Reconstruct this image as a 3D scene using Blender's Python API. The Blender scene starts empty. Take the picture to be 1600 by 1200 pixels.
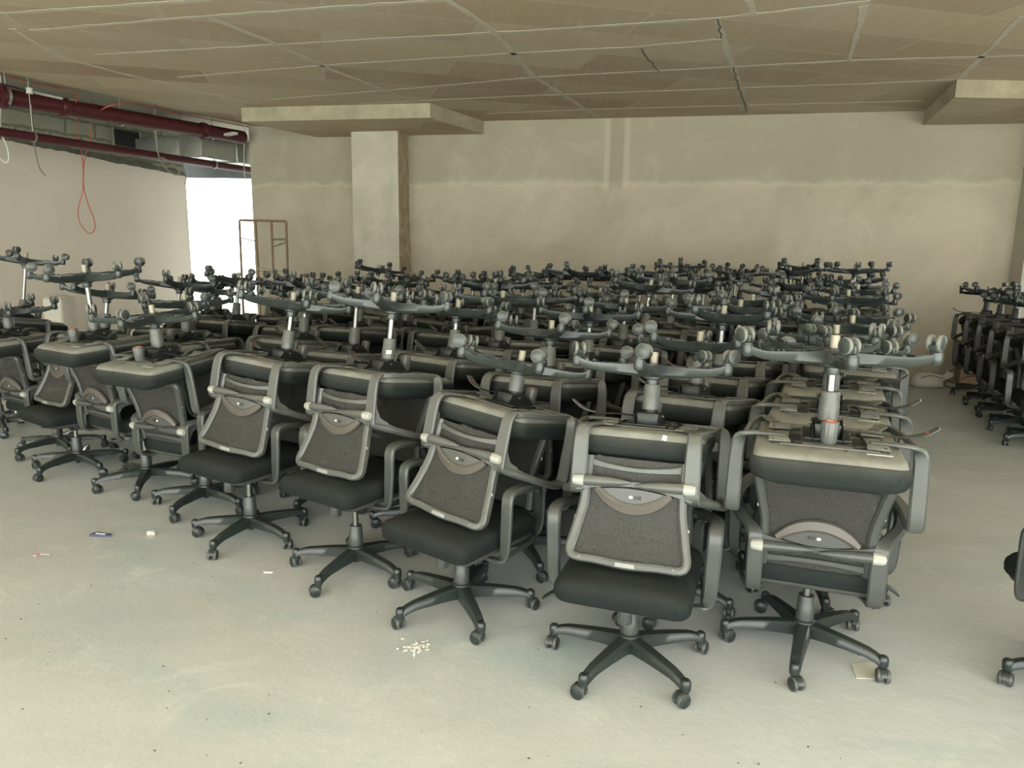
import bpy, bmesh, math, random
from mathutils import Vector, Matrix
random.seed(11)
D = bpy.data; C = bpy.context.scene.collection; SC = bpy.context.scene
PI = math.pi
def R(a): return math.radians(a)

# ------------------------------------------------------------------ camera
CF, CP, CR, CH = 1138.0, R(10.3), 0.0141, 1.535
cam_d = D.cameras.new('camera'); cam = D.objects.new('camera', cam_d); C.objects.link(cam)
cam_d.sensor_width = 36.0; cam_d.lens = CF * 36.0 / 1600.0; cam_d.clip_start = 0.05; cam_d.clip_end = 300
FWD = Vector((0, math.cos(CP), -math.sin(CP))); UP0 = Vector((0, math.sin(CP), math.cos(CP))); RT0 = Vector((1, 0, 0))
RT = RT0 * math.cos(CR) + UP0 * math.sin(CR); UP = UP0 * math.cos(CR) - RT0 * math.sin(CR)
cam.matrix_world = Matrix(((RT.x, UP.x, -FWD.x, 0), (RT.y, UP.y, -FWD.y, 0), (RT.z, UP.z, -FWD.z, CH), (0, 0, 0, 1)))
SC.camera = cam
def ray(u, v): return FWD + RT * ((u - 800) / CF) - UP * ((v - 600) / CF)
def atz(u, v, z):
    d = ray(u, v); return Vector((0, 0, CH)) + d * ((z - CH) / d.z)
def aty(u, v, y):
    d = ray(u, v); return Vector((0, 0, CH)) + d * (y / d.y)

# ------------------------------------------------------------------ world and light
w = D.worlds.new('daylight'); SC.world = w; w.use_nodes = True
bg = w.node_tree.nodes['Background']; bg.inputs[0].default_value = (0.98, 1.0, 0.975, 1); bg.inputs[1].default_value = 7.0
wt = w.node_tree; wc = wt.nodes.new('ShaderNodeTexCoord'); ws = wt.nodes.new('ShaderNodeSeparateXYZ'); wr = wt.nodes.new('ShaderNodeMapRange')
wt.links.new(wc.outputs['Generated'], ws.inputs[0]); wt.links.new(ws.outputs[2], wr.inputs[0])
for i_, v_ in ((1, -.10), (2, .0), (3, 1.6), (4, 7.4)): wr.inputs[i_].default_value = v_      # dimmer below the horizon than the hazy sky
wt.links.new(wr.outputs[0], bg.inputs[1])
sun_d = D.lights.new('sun', 'SUN'); sun_d.energy = 50.0; sun_d.angle = R(1.0); sun_d.color = (1, .97, .90)
sun = D.objects.new('sun', sun_d); sun.rotation_euler = (R(28), 0, R(8)); C.objects.link(sun)
SC.view_settings.view_transform = 'Standard'; SC.view_settings.look = 'None'
SC.view_settings.gamma = 1.0; SC.view_settings.use_curve_mapping = False
SC.view_settings.exposure = -0.03
def portal(name, loc, rot, sx, sy):
    l = D.lights.new(name, 'AREA'); l.shape = 'RECTANGLE'; l.size = sx; l.size_y = sy; l.cycles.is_portal = True
    o = D.objects.new(name, l); o.location = loc; o.rotation_euler = rot; C.objects.link(o); return o
SC.cycles.max_bounces = 10; SC.cycles.diffuse_bounces = 6; SC.cycles.transparent_max_bounces = 12

# ------------------------------------------------------------------ materials
def nt(name):
    m = D.materials.new(name); m.use_nodes = True; t = m.node_tree; b = t.nodes['Principled BSDF']; return m, t, b
def N(t, typ, **kw):
    n = t.nodes.new(typ)
    for k, v in kw.items(): setattr(n, k, v)
    return n
def noise(t, scale, detail=4, rough=.55, vec=None, dist=0):
    n = N(t, 'ShaderNodeTexNoise'); n.inputs['Scale'].default_value = scale; n.inputs['Detail'].default_value = detail
    n.inputs['Roughness'].default_value = rough; n.inputs['Distortion'].default_value = dist
    if vec is not None: t.links.new(vec, n.inputs['Vector'])
    return n.outputs['Fac']
def ramp(t, fac, stops):
    n = N(t, 'ShaderNodeValToRGB'); e = n.color_ramp.elements
    while len(e) < len(stops): e.new(.5)
    for i, (p, c) in enumerate(stops):
        e[i].position = p; e[i].color = (c, c, c, 1) if isinstance(c, (int, float)) else (*c, 1)
    t.links.new(fac, n.inputs[0]); return n.outputs[0]
def mix(t, fac, a, b, mode='MIX'):
    n = N(t, 'ShaderNodeMix', data_type='RGBA', blend_type=mode)
    for s, x in ((n.inputs[0], fac), (n.inputs[6], a), (n.inputs[7], b)):
        if isinstance(x, (int, float)): s.default_value = x
        elif isinstance(x, tuple): s.default_value = (*x, 1)
        else: t.links.new(x, s)
    return n.outputs[2]
def math_(t, op, a, b=None, clamp=False):
    n = N(t, 'ShaderNodeMath', operation=op); n.use_clamp = clamp
    for i, x in enumerate((a, b)):
        if x is None: continue
        if isinstance(x, (int, float)): n.inputs[i].default_value = x
        else: t.links.new(x, n.inputs[i])
    return n.outputs[0]
def coords(t, kind='Object', rot=0, loc=(0, 0, 0), scale=(1, 1, 1)):
    c = N(t, 'ShaderNodeTexCoord'); m = N(t, 'ShaderNodeMapping')
    m.inputs['Rotation'].default_value = (0, 0, rot); m.inputs['Location'].default_value = loc; m.inputs['Scale'].default_value = scale
    t.links.new(c.outputs[kind], m.inputs[0]); return m.outputs[0]
def bump(t, b, h, s, d=.01):
    n = N(t, 'ShaderNodeBump'); n.inputs['Strength'].default_value = s; n.inputs['Distance'].default_value = d
    t.links.new(h, n.inputs['Height']); t.links.new(n.outputs[0], b.inputs['Normal'])
def flat(name, col, rough=.5, metal=0, var=0, vs=20):
    m, t, b = nt(name); b.inputs['Roughness'].default_value = rough; b.inputs['Metallic'].default_value = metal
    f = noise(t, vs, 4, vec=coords(t))
    k = 1 + max(var, .04)
    t.links.new(mix(t, f, tuple(c / k for c in col), tuple(min(1, c * k) for c in col)), b.inputs['Base Color'])
    return m
DUST = (.34, .345, .29)
def dusty(name, col, rough, amount=1.0, floor_=.25, bmp=0, spec=.5):
    """moulded plastic or cloth with building dust settled on it, most of it on faces that look up"""
    m, t, b = nt(name); b.inputs['Specular IOR Level'].default_value = spec
    at = N(t, 'ShaderNodeAttribute', attribute_type='OBJECT', attribute_name='dust')
    g = N(t, 'ShaderNodeNewGeometry'); s = N(t, 'ShaderNodeSeparateXYZ'); t.links.new(g.outputs['Normal'], s.inputs[0])
    up = math_(t, 'MULTIPLY_ADD', math_(t, 'MAXIMUM', s.outputs[2], 0.0), 1 - floor_); t.nodes[-1].inputs[2].default_value = floor_
    v = coords(t)
    n1 = ramp(t, noise(t, 9, 6, .65, v, .4), [(.3, .55), (.7, 1.0)])
    f = math_(t, 'MULTIPLY', math_(t, 'MULTIPLY', up, n1), math_(t, 'MULTIPLY', at.outputs['Fac'], amount), True)
    t.links.new(mix(t, f, col, DUST), b.inputs['Base Color'])
    t.links.new(math_(t, 'MULTIPLY_ADD', f, .4, True), b.inputs['Roughness']); t.nodes[-1].inputs[2].default_value = rough
    if bmp: bump(t, b, noise(t, 350, 2, vec=v), bmp, .002)
    return m
M = {}
M['plastic'] = dusty('grey_moulded_plastic', (.036, .040, .037), .36, .40, .25)
M['base'] = dusty('black_nylon', (.013, .020, .0185), .30, .30, .20)
M['shell'] = dusty('dark_seat_shell_plastic', (.034, .036, .033), .5, .88, .32)
M['fabric'] = dusty('black_seat_cloth', (.008, .0115, .0105), .85, .20, .10, .35, .2)
M['lumbar'] = dusty('lumbar_pad_plastic', (.050, .042, .033), .42, .22, .5)
M['lens'] = dusty('lumbar_plate_plastic', (.034, .037, .033), .4, .2, .4)
M['tyre'] = dusty('caster_rim', (.05, .055, .05), .4, .7, .5)
M['cover'] = dusty('lift_cover_plastic', (.034, .040, .037), .34, .42, .45)
M['steel'] = flat('brushed_steel', (.24, .245, .23), .34, 1)
M['zinc'] = flat('lift_foot_zinc', (.28, .26, .19), .5, .3, .15)
M['mech'] = flat('black_mechanism_steel', (.02, .022, .02), .4, .4)
M['cap'] = flat('pale_grey_cap', (.29, .295, .25), .5, 0, .1)
M['badge'] = flat('pale_badge', (.22, .225, .20), .4)
M['white'] = flat('white_sticker', (.55, .55, .50), .6)
M['red'] = flat('red_sticker', (.55, .07, .04), .6)
M['print'] = flat('dark_print', (.02, .02, .02), .6)
M['orange'] = flat('orange_red_cable', (.42, .075, .035), .5)
M['pipe'] = flat('dark_red_paint', (.060, .0105, .0145), .38, 0, .25, 6)
M['galv'] = flat('galvanised_sheet', (.38, .39, .35), .34, .7, .3, 9)
M['conduit'] = flat('white_conduit_plastic', (.5, .5, .44), .5)
M['wire'] = flat('grey_wire', (.16, .15, .12), .6)
M['rust'] = flat('rusty_painted_steel', (.20, .14, .09), .7, .2, .5, 30)
M['card'] = flat('cardboard', (.31, .21, .13), .8, 0, .15, 8)
M['card_pale'] = flat('pale_cardboard', (.38, .33, .24), .85, 0, .1, 8)
M['sack'] = flat('cream_woven_sack', (.55, .53, .45), .9, 0, .12, 14)
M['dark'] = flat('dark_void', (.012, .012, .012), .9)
M['green'] = flat('green_scuff', (.02, .10, .05), .6)
M['blue'] = flat('blue_foil', (.10, .10, .22), .3, .3, .3, 90)
M['paper_thin'] = flat('pale_plastic_film', (.56, .57, .48), .3)
M['paper'] = flat('crumpled_paper', (.62, .61, .52), .8, 0, .1, 60)

def mesh_mat():                                     # woven see-through backrest mesh
    m, t, b = nt('woven_backrest_mesh')
    v = coords(t, scale=(330, 330, 330)); vo = N(t, 'ShaderNodeTexVoronoi'); vo.inputs['Scale'].default_value = 1
    t.links.new(v, vo.inputs['Vector'])
    d = vo.outputs['Distance']
    at = N(t, 'ShaderNodeAttribute', attribute_type='OBJECT', attribute_name='dust')
    col = mix(t, ramp(t, d, [(.2, 0), (.6, 1)]), (.005, .0055, .005), (.023, .0228, .019))
    col = mix(t, math_(t, 'MULTIPLY', at.outputs['Fac'], .03), col, DUST)
    t.links.new(col, b.inputs['Base Color']); b.inputs['Roughness'].default_value = .7
    t.links.new(ramp(t, d, [(.15, .55), (.4, .92)]), b.inputs['Alpha'])
    return m
M['mesh'] = mesh_mat()

def floor_mat():
    m, t, b = nt('dusty_cement_floor'); v = coords(t); v2 = coords(t, rot=.25, scale=(.45, 1.1, 1))
    a = ramp(t, noise(t, .55, 5, .6, v2, .6), [(.32, (.41, .42, .385)), (.62, (.51, .545, .52))])
    p = ramp(t, noise(t, 1.1, 7, .68, v2, 1.0), [(.50, 0), (.68, 1)])
    c = mix(t, math_(t, 'MULTIPLY', p, .75), a, (.36, .44, .43))
    s = ramp(t, noise(t, 2.6, 8, .7, v, .8), [(.55, 0), (.75, 1)])
    c = mix(t, math_(t, 'MULTIPLY', s, .6), c, (.66, .68, .63))
    k = ramp(t, noise(t, 38, 3, .6, v), [(.70, 0), (.76, 1)])
    c = mix(t, math_(t, 'MULTIPLY', k, .35), c, (.24, .23, .19))
    t.links.new(c, b.inputs['Base Color'])
    t.links.new(ramp(t, noise(t, 1.8, 5, .6, v2), [(.3, .42), (.7, .7)]), b.inputs['Roughness'])
    bump(t, b, noise(t, 22, 6, .6, v), .18, .01)
    return m
def ceil_mat():
    m, t, b = nt('formwork_concrete_ceiling'); v = coords(t, rot=R(-14))
    br = N(t, 'ShaderNodeTexBrick'); t.links.new(v, br.inputs['Vector']); br.inputs['Scale'].default_value = 1
    br.inputs['Brick Width'].default_value = 2.4; br.inputs['Row Height'].default_value = .6
    br.inputs['Color1'].default_value = (.44, .355, .235, 1); br.inputs['Color2'].default_value = (.29, .20, .12, 1)
    br.inputs['Mortar'].default_value = (.42, .38, .30, 1); br.inputs['Mortar Size'].default_value = .02; br.inputs['Mortar Smooth'].default_value = 1
    g = noise(t, .5, 5, .6, v)
    c = mix(t, ramp(t, g, [(.35, .0), (.65, .6)]), br.outputs['Color'], (.42, .37, .275))
    vs = coords(t, rot=R(-14), scale=(14, 1.2, 1))
    st = ramp(t, noise(t, 1.6, 6, .7, vs), [(.5, 0), (.75, 1)])
    c = mix(t, math_(t, 'MULTIPLY', st, .28), c, (.54, .48, .37))
    d = ramp(t, noise(t, 3.5, 8, .7, v, .5), [(.55, 0), (.8, 1)])
    c = mix(t, math_(t, 'MULTIPLY', d, .35), c, (.31, .25, .18))
    t.links.new(c, b.inputs['Base Color']); b.inputs['Roughness'].default_value = .85
    bump(t, b, noise(t, 10, 8, .7, v), .25, .01)
    return m
def conc(name, c1, c2, sc=1.0, bm=.3, streak=True, c3=None, rough=None):
    m, t, b = nt(name); v = coords(t)
    a = ramp(t, noise(t, sc, 6, .6, v, .5), [(.35, c1), (.65, c2)])
    if streak:
        vs = coords(t, scale=(5, 5, .5)); s = ramp(t, noise(t, 1.3, 6, .7, vs), [(.5, 0), (.8, 1)])
        a = mix(t, math_(t, 'MULTIPLY', s, .35), a, c3 or tuple(x * 1.25 for x in c2))
    d = ramp(t, noise(t, sc * 9, 8, .75, v), [(.62, 0), (.75, 1)])
    a = mix(t, math_(t, 'MULTIPLY', d, .3), a, tuple(x * .6 for x in c1))
    t.links.new(a, b.inputs['Base Color']); b.inputs['Roughness'].default_value = .88
    bump(t, b, noise(t, 14, 8, .7, v), bm, .012)
    if rough: b.inputs['Roughness'].default_value = rough
    return m
M['floor'] = floor_mat(); M['ceiling'] = ceil_mat()
M['seam'] = conc('pale_cement_seam', (.42, .385, .30), (.48, .44, .345), 6, .4, False)
M['crack'] = flat('dark_joint', (.10, .085, .06), .9)
M['cap_edge'] = conc('drop_panel_concrete', (.30, .265, .18), (.40, .36, .255), 3.5, .7)
M['column'] = conc('pale_board_marked_concrete', (.40, .38, .30), (.50, .475, .375), 2.2, .35)
M['column_side'] = conc('hacked_brown_concrete', (.28, .21, .13), (.42, .35, .24), 7, 1.0)
M['plaster'] = conc('cream_plaster', (.55, .50, .41), (.60, .55, .455), .6, .05, False, None, .42)
M['lintel'] = conc('backlit_shade_concrete', (.035, .04, .045), (.06, .065, .065), 3, .3, False)  # backlit shade of the lintel put into its base colour
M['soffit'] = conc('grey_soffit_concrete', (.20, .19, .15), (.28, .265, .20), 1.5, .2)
M['plain'] = conc('grey_render', (.40, .38, .31), (.47, .45, .37), 1.0, .2)
def wall_mat():
    m, t, b = nt('patchy_cement_render'); v = coords(t)
    sp = N(t, 'ShaderNodeSeparateXYZ'); t.links.new(v, sp.inputs[0]); x, z = sp.outputs[0], sp.outputs[2]
    n = noise(t, .7, 6, .6, v, .8)
    a = ramp(t, n, [(.35, (.38, .34, .252)), (.65, (.48, .435, .33))])
    wob = math_(t, 'MULTIPLY_ADD', noise(t, 2.2, 6, .65, v), .25, False)
    t.nodes[-1].inputs[2].default_value = -.125
    zz = math_(t, 'ADD', z, wob)
    up = ramp(t, zz, [(0, 0)]) if False else math_(t, 'MULTIPLY', math_(t, 'SUBTRACT', zz, 2.44), 12, True)
    a = mix(t, math_(t, 'MULTIPLY', up, .5), a, (.285, .265, .20))        # upper coat, greyer
    ed = math_(t, 'SUBTRACT', 1.0, math_(t, 'MULTIPLY', math_(t, 'ABSOLUTE', math_(t, 'SUBTRACT', zz, 2.45)), 22, True), True)
    a = mix(t, math_(t, 'MULTIPLY', ed, .22), a, (.62, .59, .47))           # ragged lime edge between the coats
    pa = ramp(t, noise(t, 1.5, 8, .7, v, 1.2), [(.54, 0), (.66, 1)])
    a = mix(t, math_(t, 'MULTIPLY', pa, .18), a, (.58, .54, .42))
    pb = ramp(t, noise(t, .9, 7, .7, coords(t, loc=(7, 3, 1)), 1.2), [(.52, 0), (.7, 1)])
    a = mix(t, math_(t, 'MULTIPLY', pb, .35), a, (.33, .31, .23))
    for x0, wd in ((0, .15), (.13, .03), (-.13, .03)):                  # filled conduit chase under the slab
        k = math_(t, 'SUBTRACT', 1.0, math_(t, 'MULTIPLY', math_(t, 'SUBTRACT', math_(t, 'ABSOLUTE', math_(t, 'SUBTRACT', x, x0)), wd / 2), 25, True), True)
        k = math_(t, 'MULTIPLY', k, math_(t, 'MULTIPLY', math_(t, 'SUBTRACT', zz, 2.35), 12, True))
        a = mix(t, math_(t, 'MULTIPLY', k, .6 if wd > .1 else .38), a, (.31, .28, .20) if wd > .1 else (.54, .50, .40))
    t.links.new(a, b.inputs['Base Color']); b.inputs['Roughness'].default_value = .9
    bump(t, b, noise(t, 12, 8, .7, v), .2, .012)
    return m
M['wall'] = wall_mat()
def block_mat():
    m, t, b = nt('bare_blockwork'); br = N(t, 'ShaderNodeTexBrick'); v = coords(t)
    sw = N(t, 'ShaderNodeSeparateXYZ'); cb = N(t, 'ShaderNodeCombineXYZ'); t.links.new(v, sw.inputs[0])
    wob = math_(t, 'MULTIPLY', math_(t, 'SUBTRACT', noise(t, 9, 4, .6, v), .5), .07)
    t.links.new(math_(t, 'ADD', sw.outputs[0], wob), cb.inputs[0]); t.links.new(math_(t, 'ADD', sw.outputs[2], wob), cb.inputs[1])
    t.links.new(cb.outputs[0], br.inputs['Vector']); br.inputs['Scale'].default_value = 1
    br.inputs['Brick Width'].default_value = .45; br.inputs['Row Height'].default_value = .20; br.inputs['Mortar Size'].default_value = .018
    br.inputs['Color1'].default_value = (.27, .28, .21, 1); br.inputs['Color2'].default_value = (.24, .25, .19, 1); br.inputs['Mortar'].default_value = (.15, .145, .10, 1)
    c = mix(t, math_(t, 'MULTIPLY', ramp(t, noise(t, 5, 8, .7, v), [(.5, 0), (.75, 1)]), .4), br.outputs['Color'], (.15, .15, .11))
    t.links.new(c, b.inputs['Base Color']); b.inputs['Roughness'].default_value = .95
    bump(t, b, noise(t, 25, 6, .7, v), .4, .015)
    return m
M['block'] = block_mat()
M['ragged'] = conc('dark_ragged_mortar', (.07, .07, .055), (.12, .12, .09), 6, .8, False)

# ------------------------------------------------------------------ mesh builder
class MB:
    def __init__(s): s.bm = bmesh.new()
    def poly(s, vs, fs, mi=0):
        V = [s.bm.verts.new(v) for v in vs]
        for f in fs:
            try:
                F = s.bm.faces.new([V[i] for i in f]); F.material_index = mi
            except ValueError: pass
        return V
    def box(s, c, size, mi=0, rot=None, bevel=0, seg=2):
        b = bmesh.new(); bmesh.ops.create_cube(b, size=1)
        for v in b.verts: v.co = Vector((v.co.x * size[0], v.co.y * size[1], v.co.z * size[2]))
        if bevel: bmesh.ops.bevel(b, geom=b.edges[:] + b.verts[:], offset=bevel, segments=seg, affect='EDGES', profile=.5)
        m = Matrix.Translation(Vector(c)) @ (rot.to_4x4() if rot is not None else Matrix())
        s.merge(b, m, mi)
    def merge(s, b, m, mi=0):
        b.verts.index_update()
        s.poly([m @ v.co for v in b.verts], [[v.index for v in f.verts] for f in b.faces], mi); b.free()
    def lathe(s, prof, p=(0, 0, 0), axis=(0, 0, 1), n=20, mi=0, cap=True, sx=1):
        ax = Vector(axis).normalized(); q = Vector((0, 0, 1)).rotation_difference(ax).to_matrix().to_4x4()
        m = Matrix.Translation(Vector(p)) @ q; vs = []
        for r, z in prof:
            for k in range(n):
                a = 2 * PI * k / n; vs.append(m @ Vector((r * math.cos(a) * sx, r * math.sin(a), z)))
        fs = [[i * n + k, i * n + (k + 1) % n, (i + 1) * n + (k + 1) % n, (i + 1) * n + k] for i in range(len(prof) - 1) for k in range(n)]
        if cap: fs += [list(range(n))[::-1], [(len(prof) - 1) * n + k for k in range(n)]]
        s.poly(vs, fs, mi)
    def loft(s, rings, closed=False, cap=True, mi=0):
        n = len(rings[0]); vs = [v for r in rings for v in r]; L = len(rings)
        fs = [[i * n + k, i * n + (k + 1) % n, ((i + 1) % L) * n + (k + 1) % n, ((i + 1) % L) * n + k] for i in range(L if closed else L - 1) for k in range(n)]
        if cap and not closed: fs += [list(range(n))[::-1], [(L - 1) * n + k for k in range(n)]]
        s.poly(vs, fs, mi)
    def sweep(s, pts, w, t, wdir, closed=False, sub=4, mi=0, ch=.3):
        """ribbon of rounded-rectangle section: w along wdir, t across it"""
        P = [Vector(p) for p in pts]; n = len(P)
        W = [w] * n if isinstance(w, (int, float)) else list(w); T = [t] * n if isinstance(t, (int, float)) else list(t)
        DW = [Vector(wdir)] * n if not isinstance(wdir[0], (tuple, list, Vector)) else [Vector(d) for d in wdir]
        def g(a, i): return a[i % n] if closed else a[max(0, min(n - 1, i))]
        out = []
        segs = n if closed else n - 1
        for i in range(segs):
            for k in range(sub):
                u = k / sub; out.append((cr(g(P, i - 1), g(P, i), g(P, i + 1), g(P, i + 2), u), g(W, i) * (1 - u) + g(W, i + 1) * u, g(T, i) * (1 - u) + g(T, i + 1) * u, g(DW, i).lerp(g(DW, i + 1), u)))
        if not closed: out.append((P[-1], W[-1], T[-1], DW[-1]))
        rings = []; L = len(out)
        for i, (p, ww, tt, dw) in enumerate(out):
            a = out[(i - 1) % L if closed else max(0, i - 1)][0]; b = out[(i + 1) % L if closed else min(L - 1, i + 1)][0]
            tan = (b - a).normalized(); wd = (dw - tan * dw.dot(tan)).normalized(); td = tan.cross(wd)
            hw, ht = ww / 2, tt / 2; c = ch * 2 * min(hw, ht)
            rings.append([p + wd * x + td * y for x, y in ((hw, -ht + c), (hw, ht - c), (hw - c, ht), (-hw + c, ht), (-hw, ht - c), (-hw, -ht + c), (-hw + c, -ht), (hw - c, -ht))])
        s.loft(rings, closed, True, mi)
    def tube(s, pts, r, n=8, sub=4, mi=0, smooth=True):
        P = [Vector(p) for p in pts]
        if smooth and len(P) > 2:
            Q = []
            for i in range(len(P) - 1):
                for k in range(sub): Q.append(cr(P[max(0, i - 1)], P[i], P[i + 1], P[min(len(P) - 1, i + 2)], k / sub))
            P = Q + [P[-1]]
        rings = []; up = Vector((0, 0, 1)) if abs((P[-1] - P[0]).normalized().z) < .9 else Vector((1, 0, 0))
        for i, p in enumerate(P):
            tan = (P[min(len(P) - 1, i + 1)] - P[max(0, i - 1)]).normalized()
            a = tan.cross(up)
            if a.length < .05: a = tan.cross(Vector((0, 1, 0)))
            a.normalize(); b = tan.cross(a); rr = r if isinstance(r, (int, float)) else r[0] + (r[1] - r[0]) * i / (len(P) - 1)
            rings.append([p + a * math.cos(2 * PI * k / n) * rr + b * math.sin(2 * PI * k / n) * rr for k in range(n)])
            up = a.cross(tan)
        s.loft(rings, False, True, mi)
    def build(s, name, mats, parent=None, angle=38):
        bmesh.ops.recalc_face_normals(s.bm, faces=s.bm.faces[:])
        me = D.meshes.new(name); s.bm.to_mesh(me); s.bm.free()
        for m in (mats if isinstance(mats, (list, tuple)) else [mats]): me.materials.append(M[m])
        for p in me.polygons: p.use_smooth = True
        me.set_sharp_from_angle(angle=R(angle))
        o = D.objects.new(name, me); C.objects.link(o)
        if parent: o.parent = parent
        return o
def cr(a, b, c, d, t):
    return .5 * ((2 * b) + (c - a) * t + (2 * a - 5 * b + 4 * c - d) * t * t + (3 * b - a - 3 * c + d) * t ** 3)
def tag(o, label, cat, group=None, kind=None):
    if label: o['label'] = label
    if cat: o['category'] = cat
    if group: o['group'] = group
    if kind: o['kind'] = kind
    return o
def empty(name, loc=(0, 0, 0)):
    e = D.objects.new(name, None); e.empty_display_size = .1; e.location = loc; C.objects.link(e); return e
def struct(o): o['kind'] = 'structure'; return o

# ------------------------------------------------------------------ the room
HC = 3.3
WA = Vector((5.04, 9.37, 0)); WD = Vector((.978, -.207, 0)).normalized(); WN = Vector((-WD.y, WD.x, 0))   # back wall line, WN points away
def wp(s, off=0, z=0): p = WA + WD * s + WN * off; return Vector((p.x, p.y, z))
def wbox(name, s0, s1, o0, o1, z0, z1, mats, bevel=.0):
    b = MB(); vs = [wp(s, o, z) for z in (z0, z1) for s, o in ((s0, o0), (s1, o0), (s1, o1), (s0, o1))]
    b.poly(vs, [[0, 3, 2, 1], [4, 5, 6, 7], [0, 1, 5, 4], [1, 2, 6, 5], [2, 3, 7, 6], [3, 0, 4, 7]])
    return struct(b.build(name, mats))
def quadslab(name, pts, z0, z1, mats):
    b = MB(); n = len(pts); vs = [Vector((x, y, z)) for z in (z0, z1) for x, y in pts]
    b.poly(vs, [list(range(n))[::-1], list(range(n, 2 * n))] + [[i, (i + 1) % n, n + (i + 1) % n, n + i] for i in range(n)])
    return struct(b.build(name, mats))
quadslab('floor', [(-14, -14), (14, -14), (14, 16), (-14, 16)], -.15, 0, 'floor')

# left side wall line
LA = Vector((-6.30, 9.30, 0)); LD = Vector((.375, .927, 0)).normalized(); LN = Vector((-LD.y, LD.x, 0))      # LN points outwards (to the left)
def lp(s, off=0, z=0): p = LA + LD * s + LN * off; return Vector((p.x, p.y, z))
# ceiling slab with its edge over the left services zone
eA = Vector((-5.36, 8.01, 0)); eB = Vector((-3.90, 11.15, 0)); eD = (eB - eA).normalized()
def ep(s): p = eA + eD * s; return (p.x, p.y)
b = MB()
pts = [ep(-11.5), (12, -2.3), (12, 16), ep(9)]
vs = [Vector((x, y, z)) for z in (HC, HC + .3) for x, y in pts]
b.poly(vs, [[3, 2, 1, 0], [4, 5, 6, 7], [0, 1, 5, 4], [1, 2, 6, 5], [2, 3, 7, 6], [3, 0, 4, 7]])
seams = [[(50, 48), (220, 34), (400, 20), (700, 0)], [(150, 86), (400, 72), (620, 60), (800, 50), (1118, 29), (1360, 2)],
         [(280, 121), (500, 103), (800, 84), (1000, 73), (1135, 61)], [(420, 156), (600, 142), (850, 120), (1140, 105), (1325, 95), (1600, 87)],
         [(560, 162), (800, 151), (1150, 138), (1330, 132), (1492, 125)], [(760, 178), (930, 171), (1150, 165), (1440, 158)],
         [(320, 25), (415, 62), (525, 112), (645, 158)], [(701, 0), (771, 48), (832, 118), (933, 182)], [(20, 45), (95, 90), (220, 122), (400, 163)],
         [(1120, 29), (1130, 60), (1145, 105), (1158, 140), (1169, 178)], [(1350, 10), (1340, 50), (1327, 95)], [(1597, 25), (1545, 78), (1495, 128)],
         [(1170, 0), (1177, 22)], [(0, 22), (150, 12), (330, 0)]]
for sm in seams:
    P = [atz(u, v, HC - .001) for u, v in sm]
    Q = []
    for i in range(len(P) - 1):
        n = max(2, int((P[i + 1] - P[i]).length / .12))
        for k in range(n):
            p = P[i].lerp(P[i + 1], k / n); Q.append(p + Vector((random.uniform(-.008, .008), random.uniform(-.008, .008), 0)))
    Q.append(P[-1])
    b.sweep(Q, [random.uniform(.035, .07) for _ in Q], .003, [Vector((-(P[-1] - P[0]).y, (P[-1] - P[0]).x, 0)).normalized()] * len(Q), sub=1, mi=1)
for sm in [[(1121, 30), (1129, 60)], [(1147, 105), (1154, 138), (1168, 176)], [(1003, 76), (1027, 111)]]:   # open cracks at board joints
    P = [atz(u, v, HC - .004) for u, v in sm]; Q = [P[0]]
    for i in range(len(P) - 1):
        for k in range(1, 9): Q.append(P[i].lerp(P[i + 1], k / 8) + Vector((random.uniform(-.02, .02), random.uniform(-.01, .01), 0)))
    b.sweep(Q, .011, .006, (1, 0, 0), sub=1, mi=2)
struct(b.build('ceiling', ['ceiling', 'seam', 'crack']))
# higher soffit over the pipes
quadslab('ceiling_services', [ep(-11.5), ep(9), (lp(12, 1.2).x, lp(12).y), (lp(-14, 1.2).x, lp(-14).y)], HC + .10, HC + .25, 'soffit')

# back wall: the length between the room and the passage at the far left
bw = MB(); s1 = 1.62; s0 = -9.19
bw.poly([Vector((s, o, z)) for z in (0, HC) for s, o in ((0, 0), (s1 - s0, 0), (s1 - s0, .22), (0, .22))],
        [[0, 3, 2, 1], [4, 5, 6, 7], [0, 1, 5, 4], [1, 2, 6, 5], [2, 3, 7, 6], [3, 0, 4, 7]])
o = struct(bw.build('wall_back', 'wall'))
# local x of the wall runs from the chase seen in the render (chase is at x=0 of the material)
p = wp(s0); o.location = p; o.rotation_euler = (0, 0, math.atan2(WD.y, WD.x))
cx = (aty(962, 230, 9.9) - p).dot(WD)
for v in o.data.vertices: v.co.x -= cx
o.location = p + WD * cx

# column, its side hacked rough
cb = MB(); cs0 = (Vector((-2.27, 10.5, 0)) - WA).dot(WD); cs1 = cs0 + .68; cd = (Vector((-2.27, 10.5, 0)) - WA).dot(WN)
cb.poly([wp(s, o_, z) for z in (0, 3.14) for s, o_ in ((cs0, cd), (cs1, cd), (cs1, .02), (cs0, .02))],
        [[0, 3, 2, 1], [4, 5, 6, 7], [0, 1, 5, 4], [2, 3, 7, 6], [3, 0, 4, 7]])
# rough side as a jittered grid
ny, nz = 10, 60; grid = []
for j in range(nz + 1):
    for i in range(ny + 1):
        f = i / ny; j2 = 0 if i in (0,) else random.uniform(-.003, .014) + (.05 * max(0, math.sin(j / nz * 5)) * f * .5)
        q = wp(cs1, cd * (1 - f) + .02 * f, 3.14 * j / nz) + WD * j2; grid.append(q)
V = cb.poly(grid, [[j * (ny + 1) + i, j * (ny + 1) + i + 1, (j + 1) * (ny + 1) + i + 1, (j + 1) * (ny + 1) + i] for j in range(nz) for i in range(ny)], 1)
col = struct(cb.build('trim_column', ['column', 'column_side'], angle=20))
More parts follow.
